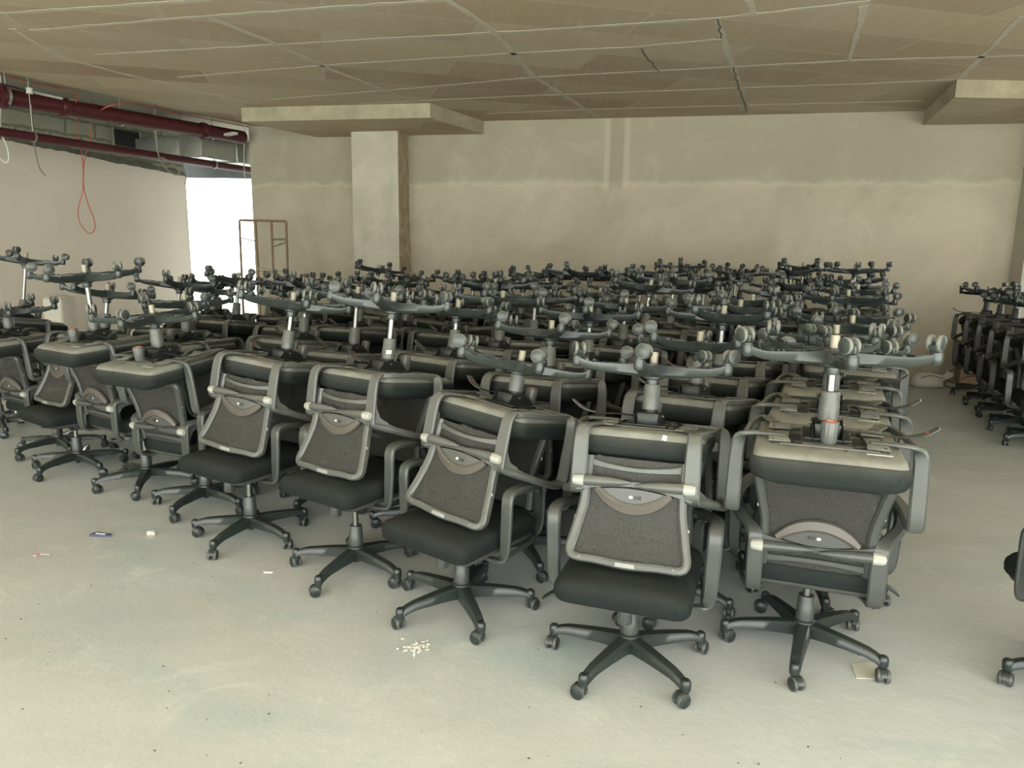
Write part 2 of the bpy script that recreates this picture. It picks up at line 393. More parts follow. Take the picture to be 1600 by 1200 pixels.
# drop panels under the slab
def panel(name, pts, z0, z1, mats):
    b = MB(); n = len(pts); vs = []
    for z in (z0, z1): vs += [Vector((x, y, z)) for x, y in pts]
    b.poly(vs[:], [list(range(n))[::-1]], 1); b.poly(vs, [list(range(n, 2 * n))] + [[i, (i + 1) % n, n + (i + 1) % n, n + i] for i in range(n)], 0)
    bmesh.ops.remove_doubles(b.bm, verts=b.bm.verts[:], dist=.0001)
    return struct(b.build(name, mats))
z = 3.13
fl, fr = atz(378, 190, z), atz(672, 184, z); bk = atz(741, 205, z); back_r = bk + (bk - fr).normalized() * .42
dl = (bk - fr).normalized(); bl = fl + dl * 1.5
panel('trim_drop_panel', [(fl.x, fl.y), (fr.x, fr.y), (back_r.x, back_r.y), (bl.x, bl.y)], z, HC, ['cap_edge', 'ceiling'])
a, b_, c_ = atz(1450, 189, z), atz(1492, 152, z), atz(1600, 154, z); e = b_ + (c_ - b_) * 4
a2 = a + (a - b_).normalized() * .3
panel('trim_drop_slab', [(a2.x, a2.y), (b_.x, b_.y), (e.x, e.y), (e.x + .6, e.y + 1.6)], z, HC, ['cap_edge', 'ceiling'])

# left wall: plaster below, bare blockwork above with a ragged edge between
def lwall(name, prof_lo, prof_hi, off0, off1, mats, step=.05, s0=-13.0, s1=None, jag=0.0):
    b = MB(); n = int((s1 - s0) / step); rng = random.Random(5); vs = []
    h = 0
    for i in range(n + 1):
        s = s0 + (s1 - s0) * i / n; h = .75 * h + rng.uniform(-1, 1) * jag
        for off in (off0, off1):
            vs.append(Vector((s, off, prof_lo(s) + (h if callable(prof_lo) and jag else 0)))); vs.append(Vector((s, off, prof_hi(s) + h)))
    fs = []
    for i in range(n):
        a = i * 4; c = a + 4
        fs += [[a, c, c + 1, a + 1], [a + 2, a + 3, c + 3, c + 2], [a + 1, c + 1, c + 3, a + 3], [a, a + 2, c + 2, c]]
    fs += [[0, 1, 3, 2], [n * 4, n * 4 + 2, n * 4 + 3, n * 4 + 1]]
    b.poly(vs, fs); o = struct(b.build(name, mats)); o.location = (LA.x, LA.y, 0); o.rotation_euler = (0, 0, math.atan2(LD.y, LD.x)); return o
LEND = 2.86
top = lambda s: 2.80 - .056 * s
lwall('wall_left', lambda s: 0, top, 0, .05, ['plaster'], .04, s1=LEND, jag=.007).data
lwall('wall_left_blockwork', lambda s: 0.0, lambda s: HC + .12, .05, .25, ['block'], .5, s1=LEND)
lwall('trim_ragged_mortar', lambda s: top(s) - .03, lambda s: top(s) + .085, .015, .05, ['ragged'], .035, s1=LEND, jag=.012)
# far end of the passage: lintel over the bright opening, and return walls
zL = 2.68
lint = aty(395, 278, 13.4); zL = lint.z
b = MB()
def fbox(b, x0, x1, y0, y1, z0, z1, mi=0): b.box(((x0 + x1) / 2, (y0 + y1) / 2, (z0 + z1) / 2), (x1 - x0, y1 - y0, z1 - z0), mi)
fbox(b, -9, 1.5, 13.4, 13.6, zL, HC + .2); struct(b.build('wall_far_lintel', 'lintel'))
b = MB(); fbox(b, -9.0, -7.1, 13.4, 13.6, 0, zL); struct(b.build('wall_far_side', 'plain'))
b = MB(); fbox(b, -2.5, 1.5, 13.4, 13.6, 0, zL); struct(b.build('wall_far_return', 'plain'))
# right side: pier and window beyond it
pr = atz(1585, 560, 0)
er = aty(1590, 400, 9.02)
wbox('wall_right_pier', (er - WA).dot(WD) - .02, (er - WA).dot(WD) + .14, -.34, 0, 0, 3.2, 'plain')
b = MB()
fbox(b, 6.9, 7.1, -1.0, 5.6, 0, HC); fbox(b, 6.9, 7.1, 5.6, 8.2, 0, .85); fbox(b, 6.9, 7.1, 5.6, 8.2, 2.5, HC); fbox(b, 6.9, 7.1, 8.2, 9.6, 0, HC)
struct(b.build('wall_right', 'plain'))
b = MB()
for (y0, y1, z0, z1) in ((5.6, 8.2, .85, .92), (5.6, 8.2, 2.43, 2.5), (5.6, 5.67, .85, 2.5), (8.13, 8.2, .85, 2.5), (6.87, 6.93, .85, 2.5)): fbox(b, 6.96, 7.02, y0, y1, z0, z1)
struct(b.build('window_1', 'conduit'))
# left-front: wall stays open to daylight; daylight portals sit in the openings
portal('portal_front', (0, -2.4, 1.65), (R(-90), 0, 0), 22, 3.3)
portal('portal_far', (-4.8, 13.8, 1.3), (R(90), 0, 0), 4.6, 2.6).rotation_euler = (R(-90), 0, 0)
D.objects['portal_front'].rotation_euler = (R(90), 0, 0)

#CHAIR
# ------------------------------------------------------------------ the office chair, part by part (x lateral, +y front)
# upper parts: z = 0 is the underside of the seat shell; base parts: z = 0 is the floor
RB = .298
def rrect(hx, y0, y1, r, z, n=5, zf=None):
    out = []
    for cx, cy, a0 in ((hx - r, y1 - r, 0), (-hx + r, y1 - r, 90), (-hx + r, y0 + r, 180), (hx - r, y0 + r, 270)):
        for k in range(n + 1):
            a = R(a0 + 90 * k / n); x, y = cx + r * math.cos(a), cy + r * math.sin(a)
            out.append(Vector((x, y, z + (zf(x, y) if zf else 0))))
    return out
def g_star():
    b = MB()
    for k in range(5):
        A = Matrix.Rotation(2 * PI * k / 5, 4, 'Z'); rings = []
        for i in range(11):
            f = i / 10; s = .022 + (RB - .004 - .022) * f
            wd = .034 - .0140 * f ** .8; zt = .122 - .022 * f ** 1.7 - (.012 * max(0, f - .85) / .15); d = .050 - .024 * f
            zo = zt - d
            sec = [(-wd, zo), (-wd * .93, zt - .010), (-wd * .62, zt - .001), (0, zt), (wd * .62, zt - .001), (wd * .93, zt - .010), (wd, zo),
                   (wd - .0035, zo), (wd * .93 - .005, zt - .013), (0, zt - .006), (-wd * .93 + .005, zt - .013), (-wd + .0035, zo)]
            rings.append([A @ Vector((s, y, z)) for y, z in sec])
        b.loft(rings)
        tip = A @ Vector((RB, 0, 0))
        b.lathe([(.0125, .056), (.0185, .058), (.0195, .075), (.0185, .090), (.013, .0965), (.004, .098)], tip, n=14)
        for i in range(5):                                  # stiffening ribs inside the arm
            f = .12 + i * .16; s = .022 + (RB - .026) * f; wd = .031 - .0135 * f
            q = Matrix.Rotation(2 * PI * k / 5, 3, 'Z') @ Matrix.Rotation(R(38 if i % 2 else -38), 3, 'Z')
            b.box(A @ Vector((s, 0, .092 - .012 * f)), (.0028, wd * 2.1, .034 - .012 * f), 0, q)
        q = Matrix.Rotation(2 * PI * (k + .5) / 5, 3, 'Z')
        b.box(Matrix.Rotation(2 * PI * (k + .5) / 5, 4, 'Z') @ Vector((.036, 0, .096)), (.012, .030, .042), 0, q, .003)
    b.lathe([(.034, .072), (.040, .074), (.041, .118), (.039, .127), (.034, .131), (.034, .118)], n=24)
    b.lathe([(.018, .066), (.022, .066), (.022, .11), (.018, .11)], n=20)
    return b.build('star_base', 'base')
def g_caster():
    b = MB(); cx = .016
    b.lathe([(.0125, .050), (.0155, .052), (.0155, .058), (.011, .060), (.011, .066)], n=12, mi=0)
    pts = []
    for k in range(9):
        a = R(20 + 150 * k / 8); pts.append((cx - .0265 * math.cos(a), 0, .0275 + .0265 * math.sin(a)))
    b.sweep(pts, .024, .005, (0, 1, 0), sub=1, mi=0)
    b.box((cx - .012, 0, .036), (.030, .013, .026), 0, None, .004)
    for s in (-1, 1):
        b.lathe([(.021, -.0062), (.0256, -.005), (.0265, 0), (.0260, .004), (.0248, .0064)], (cx, s * .0145, .0265), (0, s, 0), 20, 1)
        b.lathe([(.0243, .005), (.0232, .0078), (.015, .0105), (.004, .0118)], (cx, s * .0145, .0265), (0, s, 0), 20, 0)
    return b.build('caster', ['base', 'tyre'])
def g_lift(L=.30, foot=.024):                                      # base-side post; unit length, scaled is never used: three lengths are built
    b = MB()
    b.lathe([(.0145, foot), (.0150, foot + .002), (.0150, .075)], n=16, mi=1)
    b.lathe([(.0245, .122), (.0255, .128), (.0255, .150), (.0240, .156), (.0145, .158)], n=20, mi=2)
    b.lathe([(.0140, .07), (.0140, L)], n=16, mi=0)
    return b
def g_cover(): # telescopic cover, z=0 at its lower end
    b = MB()
    b.lathe([(.0315, 0), (.0335, .002), (.0335, .055), (.0310, .060), (.0310, .092), (.0285, .099), (.0145, .1005)], n=24)
    return b.build('lift_cover', 'cover')
def g_mech():
    b = MB()
    b.box((0, -.01, -.006), (.15, .17, .010), 0, None, .003)
    b.box((0, -.015, -.030), (.085, .115, .048), 0, None, .006)
    for s in (-1, 1):
        b.poly([Vector((s * .047 + d, y, z)) for d in (-.002, .002) for y, z in ((.085, -.008), (.055, -.040), (-.03, -.060), (-.075, -.046), (-.10, -.008))],
               [[4, 3, 2, 1, 0], [5, 6, 7, 8, 9]] + [[i, (i + 1) % 5, 5 + (i + 1) % 5, 5 + i] for i in range(5)])
        b.lathe([(.0065, 0), (.0065, .006), (.003, .008)], (s * .049, -.03, -.040), (s, 0, 0), 8, 1)
    b.lathe([(.030, -.066), (.030, -.05)], n=18)
    return b.build('tilt_mechanism', ['mech', 'steel'])
def g_knob():
    b = MB(); n = 48; rings = []
    for z, r in ((-.010, .022), (-.016, .0245), (-.076, .0280), (-.082, .0255), (-.083, .014)):
        rings.append([Vector(((r - (.0013 if (k // 2) % 2 else 0)) * math.cos(2 * PI * k / n), .122 + (r - (.0013 if (k // 2) % 2 else 0)) * math.sin(2 * PI * k / n) , z)) for k in range(n)])
    b.loft(rings)
    return b.build('tension_knob', 'cover', angle=50)
def g_sticker():
    b = MB(); b.lathe([(.020, 0), (.020, .0012)], (0, .122, -.0832), (0, 0, -1), 20, 0)
    b.lathe([(.011, 0), (.011, .0010)], (0, .122, -.0842), (0, 0, -1), 16, 1)
    b.box((.001, .122, -.0856), (.004, .012, .0006), 0)
    return b.build('knob_sticker', ['red', 'sack'])
def g_lever():
    b = MB()
    b.tube([(.03, .02, -.030), (.12, .03, -.034), (.20, .035, -.030), (.245, .04, -.034)], .0035, 8, 4, 0)
    return b.build('height_lever', 'mech')
def g_paddle():
    b = MB()
    b.sweep([(.225, .038, -.032), (.25, .042, -.036), (.290, .05, -.050), (.325, .055, -.075)], [.014, .034, .046, .034], .006, (0, 1, 0), sub=4)
    b.box((.293, .0505, -.0565), (.010, .009, .0012), 1, Matrix.Rotation(R(30), 3, 'Y'))
    return b.build('lever_paddle', ['base', 'red'])
def shell_drop(x, y): return .012 * max(0, (y - .12) / .11) ** 2 + .010 * max(0, (-y - .13) / .09) ** 2
def g_shell():
    b = MB(); rings = []
    for hx, y0, y1, r, z in ((.212, -.212, .232, .038, 0), (.221, -.222, .242, .04, .005), (.229, -.231, .252, .044, .030), (.229, -.231, .252, .044, .038)):
        rings.append(rrect(hx, y0, y1, r, z, 6, shell_drop if z < .03 else None))
    b.loft(rings)
    for s in (-1, 1):                                     # raised plates, pockets and bolts under the seat
        b.box((s * .150, .055, -.0025), (.070, .15, .006), 0, None, .0025)
        b.box((s * .150, -.105, -.0025), (.075, .085, .006), 0, None, .0025)
        b.sweep([(s * .080, .115, -.003), (s * .112, .11, -.003), (s * .116, .04, -.003), (s * .108, -.05, -.003), (s * .08, -.06, -.003)], .010, .008, (0, 0, 1), sub=3, mi=1)
        b.box((s * .095, .045, .0005), (.026, .10, .003), 1)
        for y in (.175, .115, .0, -.075, -.14): b.lathe([(.0045, 0), (.0045, .003)], (s * .17, y, -.004), (0, 0, -1), 8, 1)
    b.box((0, .155, -.0012), (.30, .007, .004), 0, None, .001)
    b.box((0, -.135, -.0012), (.22, .006, .004), 0, None, .001)
    for x in (-.05, .05): b.lathe([(.0035, 0), (.0035, .003)], (x, .18, -.001), (0, 0, -1), 8, 1)
    return b.build('seat_shell', ['shell', 'mech'])
def g_seat():
    b = MB(); rings = []
    def crown(x, y): return (.020 * (1 - (x / .25) ** 2) - .006) * min(1, max(0, (y - .05) / .15)) - .004 * (x / .24) ** 2
    def lip(x, y): return -.006 * max(0, (y - .10) / .15) ** 2
    for hx, y0, y1, r, z, zf in ((.220, -.220, .240, .045, .030, lip), (.232, -.235, .256, .05, .033, lip), (.2375, -.239, .264, .052, .044, lip), (.2390, -.240, .267, .054, .064, None),
                                 (.2375, -.239, .265, .055, .084, crown), (.230, -.230, .254, .058, .100, crown), (.205, -.205, .228, .06, .109, crown), (.13, -.13, .14, .06, .110, crown), (.04, -.05, .05, .03, .110, None)):
        rings.append(rrect(hx, y0, y1, r, z, 6, zf))
    b.loft(rings)
    for s in (-1, 1):                                     # sewn piping that runs over the front corners
        b.tube([(s * .165, .225, .106), (s * .180, .258, .085), (s * .195, .2655, .060), (s * .205, .258, .036)], .0022, 6, 4)
    return b.build('seat_cushion', 'fabric', angle=60)
def back_y(z): return -.232 - .16 * z + .10 * z * z - .045 * max(0, (z - .22) / .25) ** 2 + .0
def back_w(z):
    t = [(.08, .176), (.12, .180), (.20, .178), (.27, .180), (.36, .197), (.42, .209), (.47, .214)]
    for (a, wa), (c, wc) in zip(t, t[1:]):
        if z <= c: f = max(0, (z - a) / (c - a)); return wa + (wc - wa) * f
    return t[-1][1]
def bowed(x, z, d=0): return Vector((x, back_y(z) + .012 * (1 - (x / .21) ** 2) * -1 + d, z))
def g_frame():
    b = MB(); P = []; W_ = []
    zs = [.105, .16, .22, .28, .34, .40, .44]
    for z in zs: P.append((back_w(z) - .006, back_y(z), z)); W_.append(.036)
    for x in (.185, .11): P.append((x, back_y(.462) - .012 * (1 - (x / .21) ** 2), .461)); W_.append(.028)
    P.append((0, back_y(.462) - .013, .466)); W_.append(.030)
    for x in (-.11, -.185): P.append((x, back_y(.462) - .012 * (1 - (x / .21) ** 2), .461)); W_.append(.028)
    for z in zs[::-1]: P.append((-back_w(z) + .006, back_y(z), z)); W_.append(.030)
    n = len(P); wd = []
    for i in range(n):
        a, c = Vector(P[max(0, i - 1)]), Vector(P[min(n - 1, i + 1)]); tn = (c - a).normalized(); wd.append(tn.cross(Vector((0, 1, 0))).normalized())
    b.sweep(P, W_, .036, wd, sub=3, ch=.25)
    for s in (-1, 1):
        b.box((s * .20, back_y(.33) - .008, .33), (.010, .006, .012), 1, None, .002)
        b.lathe([(.003, 0), (.003, .003)], (s * .165, back_y(.462) - .022, .455), (0, -1, 0), 8, 1)
    return b.build('backrest_frame', ['plastic', 'badge'])
def g_slat(z=.125, name='lower_slat'):
    b = MB()
    P = [(x, back_y(z) - .004 - .02 * (1 - (x / .175) ** 2), z + .016 * (1 - (x / .175) ** 2) * 1.0) for x in (-.178, -.13, -.07, 0, .07, .13, .178)]
    b.sweep(P, [.030, .022, .018, .017, .018, .022, .030], .009, (0, 0, 1), sub=3)
    return b.build(name, 'plastic')
def g_badge():
    b = MB(); z = .463; P = [(x, back_y(z) - .0315 , z) for x in (-.034, 0, .034)]
    b.sweep(P, .017, .003, (0, 0, 1), sub=3, ch=.45)
    return b.build('name_badge', 'badge')
def g_mesh():
    b = MB(); vs = []; nx, nz = 10, 14
    for j in range(nz + 1):
        z = .105 + (.455 - .105) * j / nz; w_ = back_w(z) - .014
        for i in range(nx + 1): x = w_ * (2 * i / nx - 1); vs.append(bowed(x, z, .002))
    b.poly(vs, [[j * (nx + 1) + i, j * (nx + 1) + i + 1, (j + 1) * (nx + 1) + i + 1, (j + 1) * (nx + 1) + i] for j in range(nz) for i in range(nx)])
    o = b.build('backrest_mesh', 'mesh', angle=180)
    return o
def g_lumbar():
    b = MB(); P = []
    for k in range(9):
        x = -.132 + .264 * k / 8; P.append((x, back_y(.25) - .030 + .012 * (x / .132) ** 2,   .279 - .062 * abs(x / .132) ** 2.1))
    b.sweep(P, [.026, .037, .042, .043, .043, .043, .042, .037, .026], .018, (0, .25, 1), sub=3, ch=.4)
    return b.build('lumbar_pad', 'lumbar')
def g_lens():
    b = MB(); up = []; lo = []; n = 16
    for k in range(n + 1):
        x = -.124 + .248 * k / n; y = back_y(.25) - .032 + .012 * (x / .132) ** 2
        up.append((x, y, .260 - .042 * abs(x / .124) ** 2.1)); lo.append((x, y, .205 + .013 * (x / .124) ** 2))
    vs = [Vector(p) for p in up] + [Vector(p) for p in lo] + [Vector((p[0], p[1] + .006, p[2])) for p in up] + [Vector((p[0], p[1] + .006, p[2])) for p in lo]
    m = n + 1; fs = []
    for k in range(n):
        fs += [[k, k + 1, m + k + 1, m + k], [2 * m + k, 3 * m + k, 3 * m + k + 1, 2 * m + k + 1], [k, 2 * m + k, 2 * m + k + 1, k + 1], [m + k, m + k + 1, 3 * m + k + 1, 3 * m + k]]
    fs += [[0, m, 3 * m, 2 * m], [n, 2 * m + n, 3 * m + n, m + n]]
    b.poly(vs, fs)
    b.tube([(p[0], p[1] - .001, p[2] - .002) for p in up], .002, 6, 2)
    return b.build('lumbar_plate', 'lens')
def g_logo():
    b = MB(); y = back_y(.25) - .0335
    b.lathe([(.0055, 0), (.005, .0012)], (.004, y, .234), (0, -1, 0), 14, 0, sx=1.35)
    def st(p, q): b.sweep([(p[0], y - .0006, p[1]), (q[0], y - .0006, q[1])], .0022, .0012, [Vector((-(q[1] - p[1]), 0, q[0] - p[0])).normalized()] * 2, sub=1, mi=1)
    x0, z0, h = -.018, .228, .013                      # N V, read the right way up on an upright chair
    st((x0 - .012, z0), (x0 - .012, z0 + h)); st((x0 - .012, z0), (x0 - .004, z0 + h)); st((x0 - .004, z0), (x0 - .004, z0 + h))
    st((x0 + .001, z0 + h), (x0 + .005, z0)); st((x0 + .005, z0), (x0 + .009, z0 + h))
    return b.build('lumbar_logo', ['white', 'print'])
BZ, BY = .190, -.288
def g_bar():
    b = MB(); n = 16; rings = []
    for k in range(n + 1):                                # shelf between the armrests, deep at its ends and narrow in the middle
        x = -.205 + .41 * k / n; f = abs(x) / .205
        yb = BY - .004; yf = BY + .012 + .040 * f ** 2; t = .009 + .004 * f
        zc = BZ + .028 * f ** 2; rings.append([Vector((x, yb, zc + t)), Vector((x, yf, zc + t * .6 + .006)), Vector((x, yf, zc - t * .4 + .002)), Vector((x, yb, zc - t - .010 * f ** 2))])
    b.loft(rings)
    for s in (-1, 1):
        b.lathe([(.0195, 0), (.0195, .02), (.0175, .08), (.0125, .135), (.003, .175)], (s * .180, BY - .010, BZ - .002 + s * .004), (-s, 0, -s * .045), 16)
    return b.build('back_bar', 'plastic')
def g_cap(s):
    b = MB(); b.lathe([(.0205, -.004), (.0212, .004), (.0190, .028), (.0160, .036), (.007, .038)], (s * .180, BY - .010, BZ - .002 + s * .004), (s, 0, 0), 10)
    b.lathe([(.006, 0), (.004, .003)], (s * .217, BY - .010, BZ - .002 + s * .004), (s, 0, 0), 8)
    return b.build('bar_end_cap', 'cap', angle=30)
def g_arm(s):
    b = MB()
    P = [(.165, -.150, -.004), (.190, -.205, -.004), (.197, -.252, .002), (.199, -.276, .024), (.200, -.284, .07), (.200, -.285, .12), (.201, -.285, .195), (.206, -.277, .224),
         (.228, -.235, .236), (.262, -.17, .250), (.282, -.10, .266), (.289, -.03, .278), (.291, .025, .279), (.291, .054, .258), (.289, .058, .17), (.287, .060, .10), (.284, .060, .040), (.276, .060, .010), (.252, .060, -.006), (.20, .060, -.009), (.13, .060, -.009)]
    Wd = [.040, .044, .048, .052, .056, .058, .058, .056, .046, .044, .048, .052, .053, .053, .053, .051, .048, .044, .036, .034, .034]
    T = [.008, .012, .016, .019, .019, .019, .020, .024, .030, .030, .029, .028, .027, .025, .022, .021, .021, .020, .016, .010, .008]
    dirs = [(1, 0, 0)] * 8 + [(.95, .3, 0), (.9, .35, 0), (.97, .2, 0)] + [(1, 0, 0)] * 5 + [(1, 0, 0), (.7, .3, 0), (.3, 1, 0), (0, 1, 0), (0, 1, 0)]
    dirs[16] = (1, .1, 0)
    b.sweep([(s * x, y, z) for x, y, z in P], Wd, T, [(s * d[0], d[1], d[2]) for d in dirs], sub=3, ch=.3)
    # lower rail closing the loop beside the shell
    b.sweep([(s * .197, -.262, .006), (s * .226, -.215, .000), (s * .247, -.13, -.001), (s * .256, -.02, -.002), (s * .262, .055, -.002)], .014, .024, (1, .2, 0), sub=3)
    # web where the armrest leaves the bar
    b.sweep([(s * .19, -.282, .200), (s * .215, -.256, .212), (s * .24, -.213, .225)], [.060, .045, .025], .010, (0, 0, 1), sub=3)
    # fillet filling the inner corner between strap and armrest
    arc = [(.200, -.274, .095), (.203, -.267, .150), (.211, -.250, .190), (.226, -.222, .214), (.247, -.185, .229), (.263, -.15, .238), (.240, -.21, .242), (.200, -.280, .215)]
    n = len(arc); vs = [Vector((s * (x + d), y, z)) for d in (-.016, .016) for x, y, z in arc]
    b.poly(vs, [list(range(n))[::-1], list(range(n, 2 * n))] + [[i, (i + 1) % n, n + (i + 1) % n, n + i] for i in range(n)])
    return b.build('armrest', 'plastic')
def g_labels():
    b = MB(); b.box((.145, .1915, -.0022), (.075, .012, .001), 0); return b.build('inspection_label', 'white')
def g_tag():
    b = MB(); b.box((-.09, -.2305, .020), (.016, .003, .018), 0, Matrix.Rotation(R(10), 3, 'Y')); return b.build('shell_sticker', 'white')

STAR, CAST, COVER, MECH, KNOB, STICK, LEVER, PADDLE = g_star(), g_caster(), g_cover(), g_mech(), g_knob(), g_sticker(), g_lever(), g_paddle()
LIFTS = [g_lift(L, f).build('gas_lift', ['steel', m_, 'base']) for L, f, m_ in ((.30, .045, 'base'), (.30, .024, 'zinc'), (.46, .024, 'zinc'))]
SHELL, SEAT, FRAME, SLAT, BADGE, MESH, LUMB, LENS, LOGO, BAR = g_shell(), g_seat(), g_frame(), g_slat(), g_badge(), g_mesh(), g_lumbar(), g_lens(), g_logo(), g_bar()
CAPS = [g_cap(-1), g_cap(1)]; ARMS = [g_arm(-1), g_arm(1)]; LABEL = g_labels(); TAG = g_tag()
PROTOS = [STAR, CAST, COVER, MECH, KNOB, STICK, LEVER, PADDLE, *LIFTS, SHELL, SEAT, FRAME, SLAT, BADGE, MESH, LUMB, LENS, LOGO, BAR, *CAPS, *ARMS, LABEL, TAG]
PLABEL = {'bar_end_cap': 'pale grey end cap', 'knob_sticker': 'red and cream round sticker', 'lumbar_logo': 'white blob and dark letters', 'inspection_label': 'white strip label', 'shell_sticker': 'small white sticker'}
def put(src, parent, loc=(0, 0, 0), rot=0, dust=0.0, rx=0):
    o = src.copy(); C.objects.link(o); o.parent = parent; o.location = loc; o.rotation_euler = (rx, 0, rot); o['dust'] = dust
    if src.name.split('.')[0] in PLABEL: o['label'] = PLABEL[src.name.split('.')[0]]
    return o
def dust0_(d): return d <= .3
def chair(mat, seat_h, star, dust, detail, seed, label, group, bdust=None, inverted=False):
    """mat: world matrix of the point under the hub; detail 2 near, 1 middle, 0 far"""
    rg = random.Random(seed)
    r = empty('office_chair'); r.matrix_world = mat; tag(r, label, 'office chair', group)
    bd = dust if bdust is None else bdust
    st = put(STAR, r, (0, 0, 0), star, bd)
    for k in range(5):
        a = star + 2 * PI * k / 5
        put(CAST, r, (RB * math.cos(a), RB * math.sin(a), 0), rg.uniform(0, 2 * PI), bd)
    lf = put(LIFTS[0 if not inverted else 1 if seat_h < .40 else 2], r, (0, 0, 0), 0, bd)
    if lf.data.vertices: pass
    inv = inverted
    ch = .1005
    z = (seat_h - .062 - ch) if inv else .131
    lo = put(COVER, r, (0, 0, z) if not inv else (0, 0, seat_h - .062), 0, bd, 0 if not inv else PI)
    up = (0, 0, seat_h)
    put(MECH, r, up, 0, dust * .5)
    if detail >= 1 or True:
        kb = put(KNOB, r, up, 0, dust)
        if detail >= 1: put(STICK, kb, (0, 0, 0), 0, 0)
        lv = put(LEVER, r, up, 0, dust); put(PADDLE, lv, (0, 0, 0), 0, dust)
    sh = put(SHELL, r, up, 0, dust)
    if detail >= 1: put(LABEL, sh, (0, 0, 0), 0, 0)
    if detail >= 2 and rg.random() < .4: put(TAG, sh, (0, 0, 0), 0, 0)
    put(SEAT, r, up, 0, dust)
    fr = put(FRAME, r, up, 0, dust); put(MESH, r, up, 0, dust)
    if detail >= 1: put(SLAT, r, up, 0, dust); put(BADGE, fr, (0, 0, 0), 0, dust)
    lu = put(LUMB, r, up, 0, dust); 
    le = put(LENS, lu, (0, 0, 0), 0, dust)
    if detail >= 2: put(LOGO, lu, (0, 0, 0), 0, 0)
    br = put(BAR, r, up, 0, dust)
    for c in CAPS: put(c, br, (0, 0, 0), 0, 0)
    for a in ARMS: put(a, r, up, 0, dust)
    return r
def stack(x, y, yaw, typ, z0, T, star0, star1, detail, lab0, lab1, group0, group1, shift=.25, tilt=0, gap=None, dy=0, seed=0, dust1=.85, dust0=.22, pitch=None, ox=0):
    """one upright chair with a second one upside down on it; typ F shows the seat front of the lower one, B its back"""
    if pitch is None: pitch = 8.5 if typ == 'F' else 0
    if gap is None: gap = .562 if typ == 'F' else .585
    th = R(yaw) + (PI if typ == 'F' else 0)
    m0 = Matrix.Translation((x, y, 0)) @ Matrix.Rotation(th, 4, 'Z')
    lo_ = chair(m0, z0, star0 - th, dust0, detail, seed, lab0, group0)
    fx, fy = -math.sin(th), math.cos(th)
    zt = z0 + gap; h1 = T - zt
    th1 = th + R(dy)
    m1 = Matrix.Translation((x + ox - fx * shift, y - fy * shift, zt)) @ Matrix.Rotation(th1, 4, 'Z') @ Matrix.Rotation(R(pitch), 4, 'X') @ Matrix.Rotation(R(tilt), 4, 'Y') @ Matrix.Translation((0, 0, h1)) @ Matrix.Rotation(PI, 4, 'X')
    # world angle A of an arm appears mirrored in the turned-over frame
    hi_ = chair(m1, h1, -(star1 - th1), dust1, detail, seed + 500, lab1, group1, None, True)
    return lo_, hi_
G0 = 'upright office chairs carrying the stacks'; G1 = 'upside-down office chairs on top of the stacks'
lab_lo = lambda s: 'upright black mesh office chair ' + s
lab_hi = lambda s: 'upside-down dusty black mesh office chair ' + s
FRONT = [ # x, y, yaw, typ, z0, T, star0(rad), star1(deg), tilt, dy, label bottom, label top, col
 (1.164, 2.660, -20, 'B', .340, 1.300, 2.989, -104, 0, 0, 'at right end of front row, its back to us', 'at right end of front row, red-topped knob showing'),
 (.456, 2.536, -19.5, 'F', .312, 1.185, 2.752, -111, 0, 0, 'nearest the camera, seat front facing us', 'nearest the camera, white lumbar logo showing'),
 (-.205, 2.940, -38, 'F', .325, 1.138, -2.499, -4, -4, 0, 'second in front row facing us, just left of nearest', 'leaning to the right, just left of nearest'),
 (-.743, 3.327, -35, 'F', .395, 1.360, 3.075, -95, 0, 0, 'with bare steel rod above its base, in front row', 'with bare steel rod and white label on its cover'),
 (-1.395, 3.720, -31, 'F', .375, 1.330, 3.16, -60, -4, 5, 'facing us, beside the seat-forward stack at left', 'with bent black lever sticking out left of its column'),
 (-1.840, 4.210, -26, 'B', .350, 1.250, R(185), -93, 0, 0, 'back toward us, under the big dusty upturned seat', 'with big dusty seat pan and orange-topped knob'),
 (-2.370, 4.560, -33, 'B', .395, 1.450, R(-145.5), -170, 0, 0, 'back toward us, second such stack from left edge', 'with tilted knob and tall column, left side'),
 (-3.020, 4.900, -35, 'F', .345, 1.300, R(-178.4), -30, 0, 0, 'small in view at left, seat front facing us', 'its back hanging between two seat pans at left'),
 (-3.420, 5.330, -30, 'B', .315, 1.165, R(100), 20, 0, 0, 'cut by left edge of the photo', 'cut by left edge, star base lowest there'),
]
ORD = ['first', 'second', 'third', 'fourth', 'fifth', 'sixth', 'seventh', 'eighth', 'ninth', 'tenth', 'eleventh', 'twelfth', 'thirteenth']
placed = []
